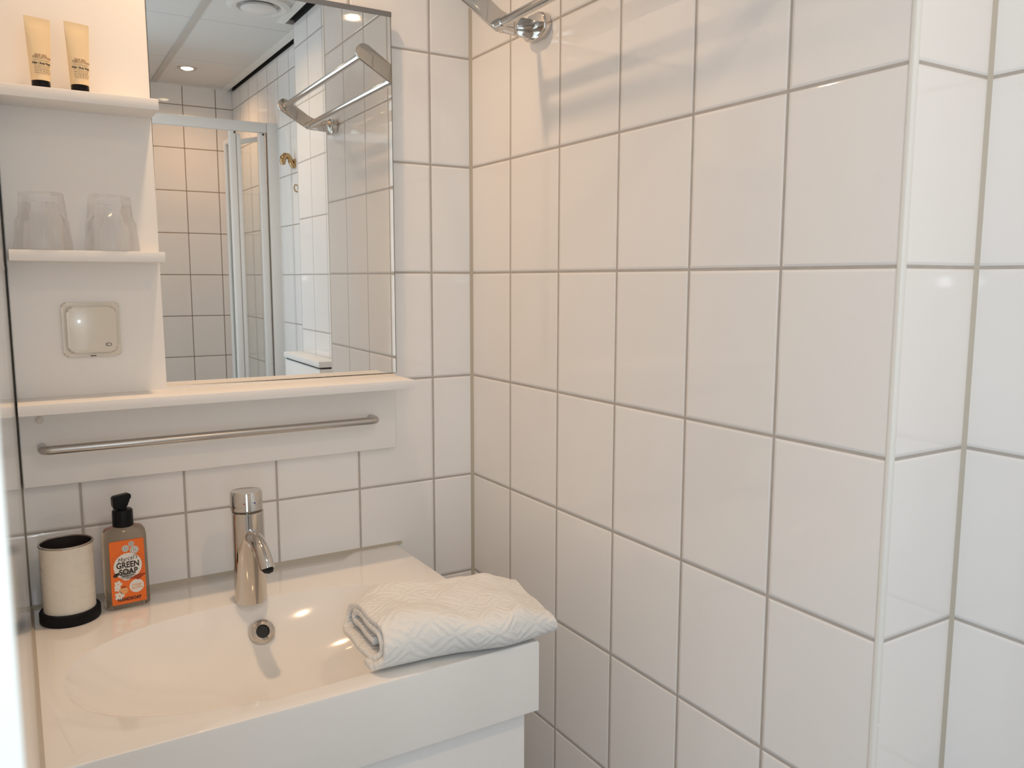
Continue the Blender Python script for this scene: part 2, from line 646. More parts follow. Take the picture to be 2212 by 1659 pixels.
def leaf(name, x0, y0, x1, y1, zt):
    """a door leaf between two plan points (relative to the enclosure)"""
    L_ = math.hypot(x1 - x0, y1 - y0)
    a = math.atan2(y1 - y0, x1 - x0)
    e = MB()
    e.box((0, -0.012, SB + 0.1), (L_, 0.012, zt - 0.02))
    lf = e.build(name, 'pane', se, loc=(x0, y0, 0), rot=(0, 0, a))
    for nm, bx in (('stile', ((-0.03, -0.035, SB + 0.05), (0.08, 0.035, zt))), ('stile', ((L_ - 0.08, -0.035, SB + 0.05), (L_ + 0.03, 0.035, zt))),
                   ('leaf_rail', ((0.08, -0.03, zt - 0.10), (L_ - 0.08, 0.03, zt))), ('leaf_rail', ((0.08, -0.03, SB + 0.05), (L_ - 0.08, 0.03, SB + 0.15)))):
        e = MB()
        e.box(*bx, 0.012)
        e.build(nm, 'frame', lf)
    return lf


leaf('door_leaf', 0.60, -0.05, 0.10, -1.05, H(2.84))
leaf('door_leaf', 0.10, -1.10, 0.09, -0.02, H(2.84))
b = MB()
b.box((-0.06, -0.06, SB + 0.05), (0.075, 0.06, H(2.90)), 0.02, 3)
b.box((0.085, -0.05, SB + 0.05), (0.17, 0.05, H(2.84)), 0.02, 3)
b.build('slider_stile', 'frame', se)
b = MB()
b.box((0.53, -0.06, SB + 0.05), (0.66, 0.06, H(2.89)), 0.02, 3)
b.build('jamb_stile', 'frame', se)
for x in (0.05, 0.62):
    b = MB()
    b.lathe([(0.022, 0), (0.022, 0.008), (0.012, 0.012), (0.006, 0.012)], 16, axis='y')
    b.build('screw', 'dark_hole', se, loc=(x, 0.058, H(2.86)))

# ------------------------------------------------------------------ ceiling fixtures


def downlight(loc, label, power, spread=150, tint=WARM):
    t = thing('ceiling_light', loc, label, 'ceiling light', 'recessed ceiling lights')
    m = MB()
    m.lathe([(0.125, -0.0), (0.125, -0.012), (0.17, -0.02), (0.20, -0.012), (0.205, 0.0)], 40, close=False)
    m.build('ring', 'steel', t)
    m = MB()
    m.lathe([(0.124, 0.0), (0.124, -0.008), (0.08, -0.03), (0.01, -0.035)], 32)
    m.build('lens', 'lamp_glow', t)
    o = area('lamp', (0, 0, -0.05 * S), (0, 0, 0), 0.05, 0, power, tint, 'DISK', spread)
    o.parent = t
    return t


downlight((-0.475, -12.55, CEIL), 'lit recessed ceiling light over the shower, reflected near the top of the mirror', LAMP[0], 150, (1.0, 0.57, 0.28))
downlight((-1.40, -7.25, CEIL), 'lit recessed ceiling light mid room, mirrored as a glow on right-wall tiles', LAMP[1])
downlight((-2.35, -0.85, CEIL), 'lit recessed ceiling light above the basin, shining down on the shelves and mirror', LAMP[2], 115, (1.0, 0.64, 0.37))

v = thing('ceiling_vent', (-0.16, -7.45, CEIL), 'round white ventilation valve in the ceiling, seen at the top of the mirror', 'vent')
b = MB()
b.lathe([(0.52, 0.0), (0.51, -0.05), (0.44, -0.08), (0.36, -0.06), (0.33, 0.0)], 48, close=False)
b.build('housing', 'vent', v)
b = MB()
b.lathe([(0.05, -0.02), (0.27, -0.05), (0.29, -0.09), (0.25, -0.12), (0.02, -0.13)], 48)
b.build('valve_disc', 'vent', v)

# ------------------------------------------------------------------ things on the wall by the shower
h = thing('robe_hook', (0.955, -9.50, 2.20), 'bronze wall hook with curled arm, above the small hook in the mirror', 'hook')
b = MB()
b.prism(circ(0.07, 28), -0.03, 0.03, axis='x')
b.build('plate', 'bronze', h)
b = MB()
b.tube([(-0.01, 0, -0.10), (-0.06, 0, -0.04), (-0.09, 0, 0.02), (-0.10, 0, 0.07), (-0.14, 0, 0.12), (-0.19, 0, 0.12), (-0.23, 0, 0.07), (-0.245, 0, 0.0), (-0.23, 0, -0.06)], [0.05, 0.055, 0.05, 0.05, 0.055, 0.06, 0.065, 0.06, 0.04])
b.build('arm', 'bronze', h)
h = thing('small_hook', (0.962, -9.40, 1.70), 'small dark metal wall hook below the larger bronze hook in the mirror', 'hook')
b = MB()
b.lathe([(0.03, 0), (0.03, 0.02)], 16, axis='x')
b.tube([(0, 0, 0.05), (-0.05, 0, 0.06), (-0.07, 0, 0.0), (-0.05, 0, -0.06), (0, 0, -0.08)], 0.014, 10)
b.build('hook_wire', 'bronze', h)

r = thing('towel_radiator', (0.95, -9.7, -3.4), 'chrome tubular towel radiator at the bottom of the mirror reflection, near shower post', 'towel radiator')
b = MB()
b.box((-0.06, -0.06, 1.30), (0.02, 0.09, 1.56), 0.02)
b.build('wall_plate', 'chrome', r)
b = MB()
b.tube([(-0.05, 0.0, 1.42), (-0.17, -0.02, 1.42)], 0.05)
b.build('wall_arm', 'chrome', r)
for k in range(5):
    b = MB()
    z = 1.28 - 0.15 * k
    b.tube([(-0.16, -0.12, z), (-0.19, -0.08, z), (-0.19, 1.3, z), (-0.10, 1.38, z)], 0.042, 14)
    b.build('tube', 'chrome', r)
b = MB()
b.tube([(-0.16, -0.1, -0.2), (-0.16, -0.1, 1.35)], 0.045)
b.build('upright', 'chrome', r)
b = MB()
b.tube([(-0.12, 1.36, -0.2), (-0.12, 1.36, 1.35)], 0.045)
b.build('upright', 'chrome', r)

c = thing('boxed_cistern', (0.29, -7.1, FLOOR), 'white boxed unit with cream top and dark slot by right wall, low in the mirror', 'cabinet')
b = MB()
b.box((0.0, -1.1, 0), (0.325, 1.0, H(-1.55)), 0.01)
b.build('box_panel', 'lacquer', c)
b = MB()
b.box((0.015, -1.06, H(-1.55)), (0.325, 0.98, H(-1.52)))
b.build('slot', 'dark_hole', c)
b = MB()
b.box((-0.02, -1.12, H(-1.52)), (0.325, 1.02, H(-1.42)), 0.01)
b.build('lid', 'lacquer', c)

# ------------------------------------------------------------------ towel rail on the right wall
tr = thing('towel_rail', (0, -2.62, 1.97), 'chrome double towel rail with angled brackets, high on the right tiled wall', 'towel rail')


def arc(cx, cz, r_, a0, a1, n=8):
    return [(cx + r_ * math.cos(math.radians(a0 + (a1 - a0) * k / n)), cz + r_ * math.sin(math.radians(a0 + (a1 - a0) * k / n))) for k in range(n + 1)]


outl = [(-0.03, -0.075), (-0.335, -0.055)] + arc(-0.36, 0.03, 0.085, -75, -125, 5) + arc(-0.695, 0.225, 0.085, -125 - 0, -305, 14) + \
    [(-0.36, 0.105), (-0.30, 0.085), (-0.03, 0.085)]
for sgn, yb in ((1, 1.47), (-1, -1.52)):
    b = MB()
    b.prism(outl, yb - 0.018, yb + 0.018, axis='y', bevel=0.006)
    pl = b.build('bracket', 'chrome', tr)
    b = MB()
    b.prism(rrect(0.34, 0.20, 0.095, 8, yb - 0.05 * 1, 0.015), -0.075, 0.0, axis='x', bevel=0.016, seg=3)
    b.build('wall_base', 'chrome', tr)
for xx, zz in ((-0.385, -0.005), (-0.69, 0.215)):
    b = MB()
    b.tube([(xx, -1.50, zz), (xx, 1.45, zz)], 0.036, 24)
    b.lathe([(0.043, -1.50), (0.043, -1.42)], 24, c=(xx, 0, zz), axis='y')
    b.lathe([(0.043, 1.37), (0.043, 1.45)], 24, c=(xx, 0, zz), axis='y')
    b.build('bar', 'chrome', tr)

# ------------------------------------------------------------------ shelf unit, mirror, socket
TP = 0.08      # panel thickness
XR = -2.85     # right edge of the tall panel
XL = -3.874
su = thing('shelf_unit', (XL, 0, -1.63), 'white lacquered wall panel with three shelves and a steel rail around the mirror', 'shelf unit')
q = lambda x, y, z: (x - XL, y, z + 1.63)
b = MB()
b.prism([(q(XL, 0, 0)[0], q(0, 0, -1.63)[2]), (q(-0.855, 0, 0)[0], q(0, 0, -1.63)[2]), (q(-0.855, 0, 0)[0], q(0, 0, -0.93)[2]), (q(XR, 0, 0)[0], q(0, 0, -0.93)[2]),
         (q(XR, 0, 0)[0], q(0, 0, 2.9)[2]), (q(XL, 0, 0)[0], q(0, 0, 2.9)[2])], -TP, -0.002, axis='y', bevel=0.012, seg=3)
b.build('back_panel', 'lacquer', su)
for x0, x1, yf, z1, th in ((XL, -2.85, -0.465, 1.24, 0.08), (XL + 0.015, -2.85, -0.415, 0.137, 0.077), (XL, -0.86, -0.512, -0.943, 0.078)):
    b = MB()
    b.box(q(x0, yf, z1 - th), q(x1, -TP + 0.005, z1), 0.006, 2)
    b.build('shelf', 'lacquer', su)
b = MB()
yb = -0.235
pl = [(-3.735, -TP + 0.01), (-3.735, yb + 0.05), (-3.727, yb + 0.022), (-3.708, yb + 0.006), (-3.68, yb), (-1.165, yb), (-1.137, yb + 0.006), (-1.118, yb + 0.022), (-1.11, yb + 0.05), (-1.11, -TP + 0.01)]
b.tube([q(x, y, -1.325) for x, y in pl], 0.034, 18)
b.build('rail', 'steel', su)
b = MB()
b.lathe([(0.027, 0.0), (0.027, -0.008), (0.018, -0.014), (0.004, -0.015)], 24, axis='y')
b.build('screw_cap', 'cream', su, loc=q(-3.74, -TP, -1.115))

mm = thing('wall_mirror', (-1.843, -0.045, -0.922), 'rectangular frameless mirror above the long shelf, reflecting the shower and ceiling', 'mirror', rot=(0.0020, 0, 0.0))
RZ = 0.0084
b = MB()
b.box((-1.0, -0.012, 0), (0.997, 0.012, 3.165))
mo = b.build('mirror_glass', 'mirror', mm, rot=(0, 0, -RZ), smooth=0)
b = MB()
b.box((0.997, -0.0125, 0), (1.003, 0.012, 3.165))
b.box((-1.0, -0.0125, -0.004), (0.997, 0.012, 0.0))
b.build('edge', 'mirror_edge', mm, rot=(0, 0, -RZ), smooth=0)
b = MB()
b.box((-1.0, -0.022, 3.155), (1.004, 0.012, 3.195))
b.build('top_strip', 'mirror_strip', mm, rot=(0, 0, -RZ))

so = thing('power_socket', (-3.352, -TP, -0.447), 'square cream covered power socket with small plug symbol, under the glasses shelf', 'socket')
b = MB()
b.prism(rrect(0.395, 0.41, 0.035, 6), -0.022, 0.002, axis='y', bevel=0.014, seg=3)
b.build('frame', 'cream', so)
b = MB()
b.prism(rrect(0.335, 0.345, 0.04, 6, 0, 0.0), -0.045, -0.018, axis='y', bevel=0.018, seg=4)
lid = b.build('lid', 'cream', so)
b = MB()
b.tube([(0.012, 0, 0.011), (-0.008, 0, 0.011), (-0.008, 0, -0.011), (0.012, 0, -0.011), (0.020, 0, -0.007), (0.023, 0, 0.0), (0.020, 0, 0.007), (0.012, 0, 0.011)], 0.002, 6)
b.tube([(-0.008, 0, 0.006), (-0.019, 0, 0.006)], 0.002, 6)
b.tube([(-0.008, 0, -0.006), (-0.019, 0, -0.006)], 0.002, 6)
sy = b.build('plug_symbol', 'print_dark', lid, loc=(0.105, -0.0455, -0.115))
b = MB()
b.box((-0.02, -0.026, -0.203), (0.02, -0.016, -0.1975))
b.build('release_slot', 'dark_hole', so)

# ------------------------------------------------------------------ washbasin
CT = -2.59
BX0, BX1, BY0, BY1 = -3.878, -0.843, -2.508, -0.004
wb = thing('washbasin', (-2.39, -1.25, CT - 0.515), 'wide white ceramic washbasin with deep front apron and long oval bowl', 'washbasin')


def basin():
    bm = bmesh.new()
    cx, cy_ = -2.385, -1.525
    ax, ay = 1.345, 0.815
    angs = sorted(set([2 * PI * i / 144 for i in range(144)] + [math.atan2(y - cy_, x - cx) % (2 * PI) for x in (BX0, BX1) for y in (BY0, BY1)]))

    def superr(a, n=2.35):
        c_, s_ = abs(math.cos(a)), abs(math.sin(a))
        return ((c_ / ax) ** n + (s_ / ay) ** n) ** (-1 / n)

    def rectr(a):
        c_, s_ = math.cos(a), math.sin(a)
        r_ = 1e9
        if c_ > 1e-9: r_ = min(r_, (BX1 - cx) / c_)
        if c_ < -1e-9: r_ = min(r_, (BX0 - cx) / c_)
        if s_ > 1e-9: r_ = min(r_, (BY1 - cy_) / s_)
        if s_ < -1e-9: r_ = min(r_, (BY0 - cy_) / s_)
        return r_
    rings = []

    def ring(f):
        row = []
        for a in angs:
            r_, z = f(a)
            row.append(bm.verts.new((cx + r_ * math.cos(a), cy_ + r_ * math.sin(a), z)))
        rings.append(row)
    bv = 0.016
    ring(lambda a: (rectr(a), CT - 0.515))
    ring(lambda a: (rectr(a), CT - bv))
    ring(lambda a: (rectr(a) - bv * 0.3, CT - bv * 0.3))
    ring(lambda a: (rectr(a) - bv, CT))
    ring(lambda a: (superr(a) * 0.45 + rectr(a) * 0.55, CT))
    ring(lambda a: (superr(a) + 0.03, CT))
    ring(lambda a: (superr(a) + 0.005, CT - 0.003))
    D = 0.47
    for t_ in (0.985, 0.96, 0.92, 0.87, 0.82, 0.76, 0.70, 0.62, 0.54, 0.45, 0.35, 0.25, 0.15, 0.06):
        def f(a, t_=t_):
            return superr(a) * t_, CT - 0.012 - D * (1 - t_ ** 3.2) ** 1.0
        ring(f)
    for A, B in zip(rings, rings[1:]):
        for i in range(len(angs)):
            j = (i + 1) % len(angs)
            bm.faces.new((A[i], A[j], B[j], B[i]))
    bm.faces.new(rings[-1])
    bm.faces.new(rings[0][::-1])
    for v_ in bm.verts:
        v_.co.x += 2.39
        v_.co.y += 1.25
        v_.co.z -= CT - 0.515
    m = MB()
    m.bm.free()
    m.bm = bm
    return m


basin().build('bowl', 'ceramic', wb, smooth=28)
# overflow ring on the rear wall of the bowl
ov = MB()
ov.lathe([(0.052, 0.03), (0.052, -0.014), (0.070, -0.024), (0.092, -0.010), (0.100, 0.014)], 40, axis='y', close=False)
rg = ov.build('overflow_ring', 'chrome', wb, loc=(-2.352 + 2.39, -0.875 + 1.25, (-2.795) - (CT - 0.515)), rot=(math.radians(-32), 0, 0))
ov = MB()
ov.lathe([(0.053, 0.028), (0.051, 0.02), (0.01, 0.022)], 32, axis='y')
ov.build('overflow_hole', 'dark_hole', rg)
ov = MB()
ov.lathe([(0.11, 0.0), (0.11, 0.012), (0.09, 0.02), (0.02, 0.02)], 40)
ov.build('drain', 'chrome', wb, loc=(0.005, -0.40, 0.515 - 0.484))

# vanity cabinet
vc = thing('vanity_cabinet', (-2.36, -1.2, FLOOR + 0.9), 'white vanity cabinet hanging under the washbasin', 'cabinet')
zt = (CT - 0.515) - (FLOOR + 0.9) - 0.004
b = MB()
b.box((-1.44, -1.14, 0), (1.455, 1.18, zt), 0.006)
b.build('carcass', 'lacquer', vc)
b = MB()
b.box((-1.44, -1.22, 0.01), (1.455, -1.145, zt - 0.02), 0.008)
b.build('drawer_front', 'lacquer', vc)

# ------------------------------------------------------------------ faucet
fa = thing('faucet', (-2.386, -0.69, CT), 'chrome single lever basin mixer tap behind the oval bowl', 'faucet')
FR = 0.124
b = MB()
b.lathe([(0.005, 0.0), (FR, 0.0), (FR, 0.02), (FR - 0.002, 0.72), (FR - 0.006, 0.725)], 64)
b.build('body', 'chrome', fa)
b = MB()
b.lathe([(0.105, 0.722), (FR - 0.001, 0.735), (FR - 0.001, 0.865), (FR - 0.010, 0.883), (0.004, 0.885)], 64)
lv = b.build('lever_cap', 'chrome', fa, rot=(math.radians(-2), 0, 0))
for xx, mt in ((0.035, 'blue'), (-0.045, 'red')):
    b = MB()
    b.lathe([(0.006, 0.0), (0.006, -0.003)], 12, axis='y')
    b.build('temperature_mark', mt, lv, loc=(xx, -math.sqrt(FR ** 2 - xx ** 2), 0.80))
b = MB()
path = [(0, -0.05, 0.535), (0, -0.13, 0.545), (0, -0.20, 0.54), (0, -0.265, 0.52), (0, -0.32, 0.49), (0, -0.36, 0.455), (0, -0.39, 0.415), (0, -0.41, 0.375)]
b.tube([(0.034 * i / 7, y_, z_) for i, (x_, y_, z_) in enumerate(path)], [0.062, 0.060, 0.058, 0.056, 0.055, 0.055, 0.055, 0.056], 32)
sp_ = b.build('spout', 'chrome', fa)
b = MB()
b.lathe([(0.044, 0.0), (0.044, 0.006), (0.036, 0.01)], 24, rf=lambda a, h: 1 + 0.05 * math.cos(8 * a))
ae = b.build('aerator', 'dark_hole', sp_, loc=(0.034, -0.4105, 0.372), rot=(math.radians(180 + 25), 0, 0))

# ------------------------------------------------------------------ tumbler cup on the basin
cp = thing('tumbler', (-3.632, -0.352, CT), 'round cream bathroom tumbler with dark inside and black base ring, left of soap', 'cup')
b = MB()
b.lathe([(0.02, 0.0), (0.198, 0.0), (0.206, 0.012), (0.206, 0.075), (0.198, 0.086), (0.17, 0.086)], 64)
b.build('base_ring', 'rubber', cp)
b = MB()
b.lathe([(0.176, 0.08), (0.178, 0.565), (0.183, 0.580)], 64, close=False)
b.lathe([(0.176, 0.08), (0.01, 0.081)], 64, close=False)
b.build('shell', 'cup', cp)
b = MB()
b.lathe([(0.170, 0.590), (0.167, 0.50), (0.165, 0.10), (0.005, 0.095)], 64, close=False)
b.build('lining', 'cup_in', cp)
b = MB()
b.lathe([(0.169, 0.585), (0.172, 0.592), (0.182, 0.592), (0.185, 0.585), (0.181, 0.578)], 64, close=False)
b.build('rim', 'cup_rim', cp)

# ------------------------------------------------------------------ soap bottle
sb = thing('soap_bottle', (-3.235, -0.285, CT), 'hand soap pump bottle with orange label and black pump, beside the tumbler', 'soap bottle', rot=(0, 0, math.radians(4)))
b = MB()
bm_ = b.bm
lv_ = []
for z_, sx, sy, rr in ((0.0, 0.285, 0.165, 0.05), (0.015, 0.312, 0.19, 0.055), (0.05, 0.315, 0.192, 0.055), (0.56, 0.305, 0.182, 0.05), (0.60, 0.292, 0.172, 0.055), (0.622, 0.262, 0.15, 0.06), (0.632, 0.20, 0.13, 0.06), (0.64, 0.15, 0.12, 0.055)):
    lv_.append([bm_.verts.new((x_, y_, z_)) for x_, y_ in rrect(sx, sy, rr, 7)])
for A, B in zip(lv_, lv_[1:]):
    for i in range(len(A)):
        j = (i + 1) % len(A)
        bm_.faces.new((A[i], A[j], B[j], B[i]))
bm_.faces.new(lv_[0][::-1])
bm_.faces.new(lv_[-1])
b.build('bottle_body', 'liquid', sb, smooth=40)
b = MB()
b.lathe([(0.02, 0.635), (0.073, 0.635), (0.075, 0.65), (0.073, 0.755), (0.066, 0.765), (0.035, 0.768), (0.034, 0.83), (0.01, 0.83)], 40, rf=lambda a, h: 1 + (0.012 * math.cos(30 * a) if 0.64 < h < 0.76 else 0))
b.build('collar', 'black', sb)
b = MB()
prof = [(-0.070, 0.800), (-0.058, 0.772), (-0.035, 0.790), (0.034, 0.790), (0.036, 0.835), (0.062, 0.848), (0.062, 0.875), (0.045, 0.885), (-0.060, 0.875), (-0.072, 0.86)]
b.prism([(x_, z_) for x_, z_ in prof], -0.034, 0.034, axis='y', bevel=0.010, seg=3)
b.build('pump_head', 'black', sb, rot=(0, 0, math.radians(8)))
# printed label
LY = -0.0962
lb = MB()
lb.prism(rrect(0.245, 0.50, 0.012, 3, 0.0, 0.292), LY, -0.085, axis='y')
lab = lb.build('label', 'label', sb, rot=(0, 0, 0), smooth=0)


def flat(outline, d, material, name='print'):
    e = MB()
    e.prism(outline, LY - 0.0008 * d, LY - 0.0008 * (d - 1) + 0.0002, axis='y')
    return e.build(name, material, lab, smooth=0)


def lettering(body, size, x_, z_, d, material, offset=0.0, shear=0.0, rot=0.0, spread=1.0, name='lettering', par=None):
    me = text_mesh(body, size, offset, 'CENTER', shear, 1.0, spread)
    me.materials.clear()
    me.materials.append(M[material])
    o = bpy.data.objects.new(name, me)
    COL.objects.link(o)
    o.parent = par or lab
    o.location = Vector((x_, LY - 0.0008 * d - 0.0003, z_)) * S
    o.rotation_euler = (PI / 2, rot, 0)
    return o


# rays behind the badge
rays = MB()
for k in range(30):
    a = 2 * PI * k / 30
    c_, s_ = math.cos(a), math.sin(a)
    r0, r1 = 0.1, 0.128
    px_, pz_ = 0.0 + c_ * r1, 0.345 + s_ * r1
    px_ = max(-0.12, min(0.12, px_))
    w_ = 0.0010
    x0_, z0_ = c_ * r0, 0.345 + s_ * r0
    rays.prism([(x0_ - s_ * w_, z0_ + c_ * w_), (x0_ + s_ * w_, z0_ - c_ * w_), (px_ + s_ * w_, pz_ - c_ * w_), (px_ - s_ * w_, pz_ + c_ * w_)], LY - 0.0008, LY, axis='y')
rays.build('print', 'label_dark', lab, smooth=0)
flat([(x_, z_ + 0.337) for x_, z_ in circ(0.100, 40, 0, 0, 0.104)], 2, 'label_white')
flat([(x_ - 0.01, z_ + 0.27) for x_, z_ in circ(0.045, 24, 0, 0, 0.045)], 2, 'label_white')
lettering("Marcel's", 0.050, 0.0, 0.396, 3, 'ink', 0.0, 0.25, math.radians(-7), 0.85)
lettering('GREEN', 0.064, 0.0, 0.347, 3, 'ink', 0.0020, 0, 0, 0.82)
lettering('SOAP', 0.064, 0.002, 0.293, 3, 'ink', 0.0020, 0, 0, 0.84)
for x0_, x1_ in ((-0.045, -0.022), (-0.014, 0.004), (0.012, 0.048)):
    flat([(x0_, 0.259), (x1_, 0.259), (x1_, 0.264), (x0_, 0.264)], 3, 'ink')
lettering('HANDSOAP', 0.036, 0.0, 0.078, 3, 'ink', 0.0012, 0, 0, 0.85)
for x_, z_, r_ in ((-0.01, 0.478, 0.026), (0.032, 0.508, 0.021), (0.052, 0.458, 0.031)):
    flat(circ(r_, 24, x_, z_), 2, 'label_white')
    e = MB()
    e.tube([(x_ + r_ * 0.78 * math.cos(a * PI / 10), LY - 0.0018, z_ + r_ * 0.78 * math.sin(a * PI / 10)) for a in range(21)], 0.0014, 6)
    e.tube([(x_ + r_ * 0.35 * math.cos(a * PI / 3 + 0.5), LY - 0.0018, z_ + r_ * 0.35 * math.sin(a * PI / 3 + 0.5)) for a in range(7)], 0.0018, 6)
    e.build('print', 'ink', lab, smooth=0)
# leaf badge, pointing hand, fragrance disc, fruit and blossoms
flat([(-0.108, 0.275), (-0.095, 0.292), (-0.075, 0.295), (-0.058, 0.300), (-0.064, 0.280), (-0.082, 0.264), (-0.10, 0.264)], 3, 'ink')
flat([(0.005, 0.233), (0.045, 0.254), (0.075, 0.262), (0.122, 0.258), (0.122, 0.250), (0.095, 0.236), (0.078, 0.220), (0.062, 0.217), (0.052, 0.230)], 3, 'label_dark')
flat(circ(0.052, 30, 0.055, 0.170), 2, 'label_white')
lettering('orange', 0.030, 0.055, 0.182, 3, 'label_peach', 0.0004, 0.2, 0, 0.85)
lettering('jasmine', 0.030, 0.055, 0.158, 3, 'label_peach', 0.0004, 0.2, 0, 0.85)
flat(circ(0.030, 24, -0.038, 0.150), 2, 'label_peach')
flat([(-0.060, 0.166), (-0.050, 0.180), (-0.03, 0.183), (-0.014, 0.172), (-0.03, 0.170), (-0.045, 0.172)], 3, 'label_dark')


def blossom(cx_, cz_, r_, d_):
    flat([(cx_ + r_ * (0.62 + 0.38 * abs(math.cos(2.5 * a))) * math.cos(a), cz_ + r_ * (0.62 + 0.38 * abs(math.cos(2.5 * a))) * math.sin(a)) for a in [2 * PI * i / 40 for i in range(40)]], d_, 'label_white')
    flat(circ(r_ * 0.2, 12, cx_, cz_), d_ + 1, 'label_peach')


blossom(-0.075, 0.205, 0.030, 2)
blossom(-0.082, 0.172, 0.024, 3)
blossom(-0.07, 0.112, 0.036, 2)

# ------------------------------------------------------------------ drinking glasses


def make_glass(loc, label, rot):
    t = thing('drinking_glass', loc, label, 'glass', 'upturned glasses on the middle shelf', (0, 0, rot))
    m = MB()

    def rf(a, h):
        if h < 0.215:
            return 1.0
        k = min(1.0, (h - 0.215) / 0.03) * (1.0 - 0.0 * h)
        n = 9
        x_ = (a / (2 * PI) * n) % 1.0 - 0.5
        poly = math.cos(PI / n) / math.cos(x_ * 2 * PI / n)
        if h > 0.385:
            k *= max(0.0, 1 - (h - 0.385) / 0.02) * 0.7 + 0.3
        return 1 + (poly - 1) * k * 1.35
    out = [(0.186, 0.002), (0.188, 0.0), (0.190, 0.004), (0.185, 0.06), (0.178, 0.14), (0.172, 0.205), (0.166, 0.225), (0.160, 0.255), (0.155, 0.30), (0.151, 0.35), (0.148, 0.385), (0.147, 0.402), (0.140, 0.409), (0.10, 0.409), (0.06, 0.404), (0.004, 0.403)]
    inn = [(0.004, 0.338), (0.10, 0.340), (0.125, 0.334), (0.134, 0.315), (0.142, 0.25), (0.158, 0.16), (0.170, 0.07), (0.180, 0.004)]
    prof = inn + out
    m.lathe(prof, 108, rf=lambda a, h: rf(a, h), close=True)
    # the loft runs inner bottom -> rim -> outer bottom: a closed shell
    bmesh.ops.remove_doubles(m.bm, verts=m.bm.verts, dist=0.0003)
    m.build('tumbler_body', 'glass', t, smooth=30)
    return t


make_glass((-3.637, -0.245, 0.1375), 'upturned clear drinking glass on the middle shelf, nearer the left wall', 0.0)
make_glass((-3.19, -0.245, 0.1375), 'upturned clear drinking glass on the middle shelf, nearer the mirror', 0.22)

# ------------------------------------------------------------------ toiletry tubes


def make_tube(loc, label, rot):
    t = thing('toiletry_tube', loc, label, 'tube', 'toiletry tubes on the top shelf', (0, 0, rot))
    m = MB()
    m.lathe([(0.004, 0.0), (0.055, 0.0), (0.059, 0.006), (0.059, 0.075), (0.055, 0.082), (0.02, 0.082)], 40)
    m.build('cap', 'black', t)
    m = MB()
    rows = []
    n = 40
    for k in range(15):
        f = k / 14
        z_ = 0.082 + 0.40 * f
        rx = 0.060 + 0.024 * f ** 0.9
        ry = 0.060 * (1 - f) ** 0.75 + 0.004
        rows.append((z_, rx, ry))
    rows.append((0.515, 0.084, 0.004))
    rings = [[m.bm.verts.new((rx * math.cos(2 * PI * i / n), ry * math.sin(2 * PI * i / n), z_)) for i in range(n)] for z_, rx, ry in rows]
    for A, B in zip(rings, rings[1:]):
        for i in range(n):
            j = (i + 1) % n
            m.bm.faces.new((A[i], A[j], B[j], B[i]))
    m.bm.faces.new(rings[0][::-1])
    m.bm.faces.new(rings[-1])
    bd = m.build('tube_body', 'tube', t)

    def front(x_, z_):
        f = min(1, max(0, (z_ - 0.082) / 0.40))
        rx = 0.060 + 0.024 * f ** 0.9
        ry = 0.060 * (1 - f) ** 0.75 + 0.004
        u_ = min(0.98, abs(x_) / rx)
        return -ry * math.sqrt(1 - u_ * u_) - 0.0022

    def wrap(me, x0_, z0_, material, name):
        me.materials.clear()
        me.materials.append(M[material])
        for vv in me.vertices:
            x_ = vv.co.x / S + x0_
            z_ = vv.co.y / S + z0_
            vv.co = Vector((x_, front(x_, z_), z_)) * S
        o = bpy.data.objects.new(name, me)
        COL.objects.link(o)
        o.parent = bd
        return o
    wrap(text_mesh('THE SPA', 0.020, 0.0004), -0.003, 0.254, 'print_brown', 'lettering')
    wrap(text_mesh('COLLECTION', 0.020, 0.0004), 0.006, 0.238, 'print_brown', 'lettering')
    wrap(text_mesh('Hair | Body Wash', 0.022, 0.0009, spread=0.72), 0.0, 0.198, 'print_dark', 'lettering')
    m = MB()
    pts_ = [(-0.052 + 0.104 * k / 12) for k in range(13)]
    m.tube([(x_, front(x_, 0.220), 0.220) for x_ in pts_], 0.0012, 6)
    m.build('print', 'print_brown', bd)
    rd = random.Random(4)
    m = MB()
    for r_ in range(5):
        z_ = 0.180 - 0.0125 * r_
        x_ = -0.048
        while x_ < 0.046:
            ln = rd.uniform(0.006, 0.018)
            x2 = min(x_ + ln, 0.05)
            m.tube([(x_ + (x2 - x_) * q_ / 3, front(x_ + (x2 - x_) * q_ / 3, z_), z_) for q_ in range(4)], 0.0014, 5)
            x_ = x2 + 0.005
    # emblem: small ring of leaves
    for k in range(8):
        a = 2 * PI * k / 8
        xa, za = -0.036 + 0.006 * math.cos(a), 0.246 + 0.006 * math.sin(a)
        xb, zb = -0.036 + 0.011 * math.cos(a), 0.246 + 0.011 * math.sin(a)
        m.tube([(xa, front(xa, za), za), (xb, front(xb, zb), zb)], 0.0013, 5)
    m.build('small_print', 'print_brown', bd)
    return t


make_tube((-3.584, -0.215, 1.24), 'cream toiletry tube with black cap on top shelf, the left one nearer the wall corner', math.radians(16))
make_tube((-3.338, -0.215, 1.24), 'cream toiletry tube with black cap on top shelf, the right one nearer the mirror', math.radians(16))

# ------------------------------------------------------------------ folded towel


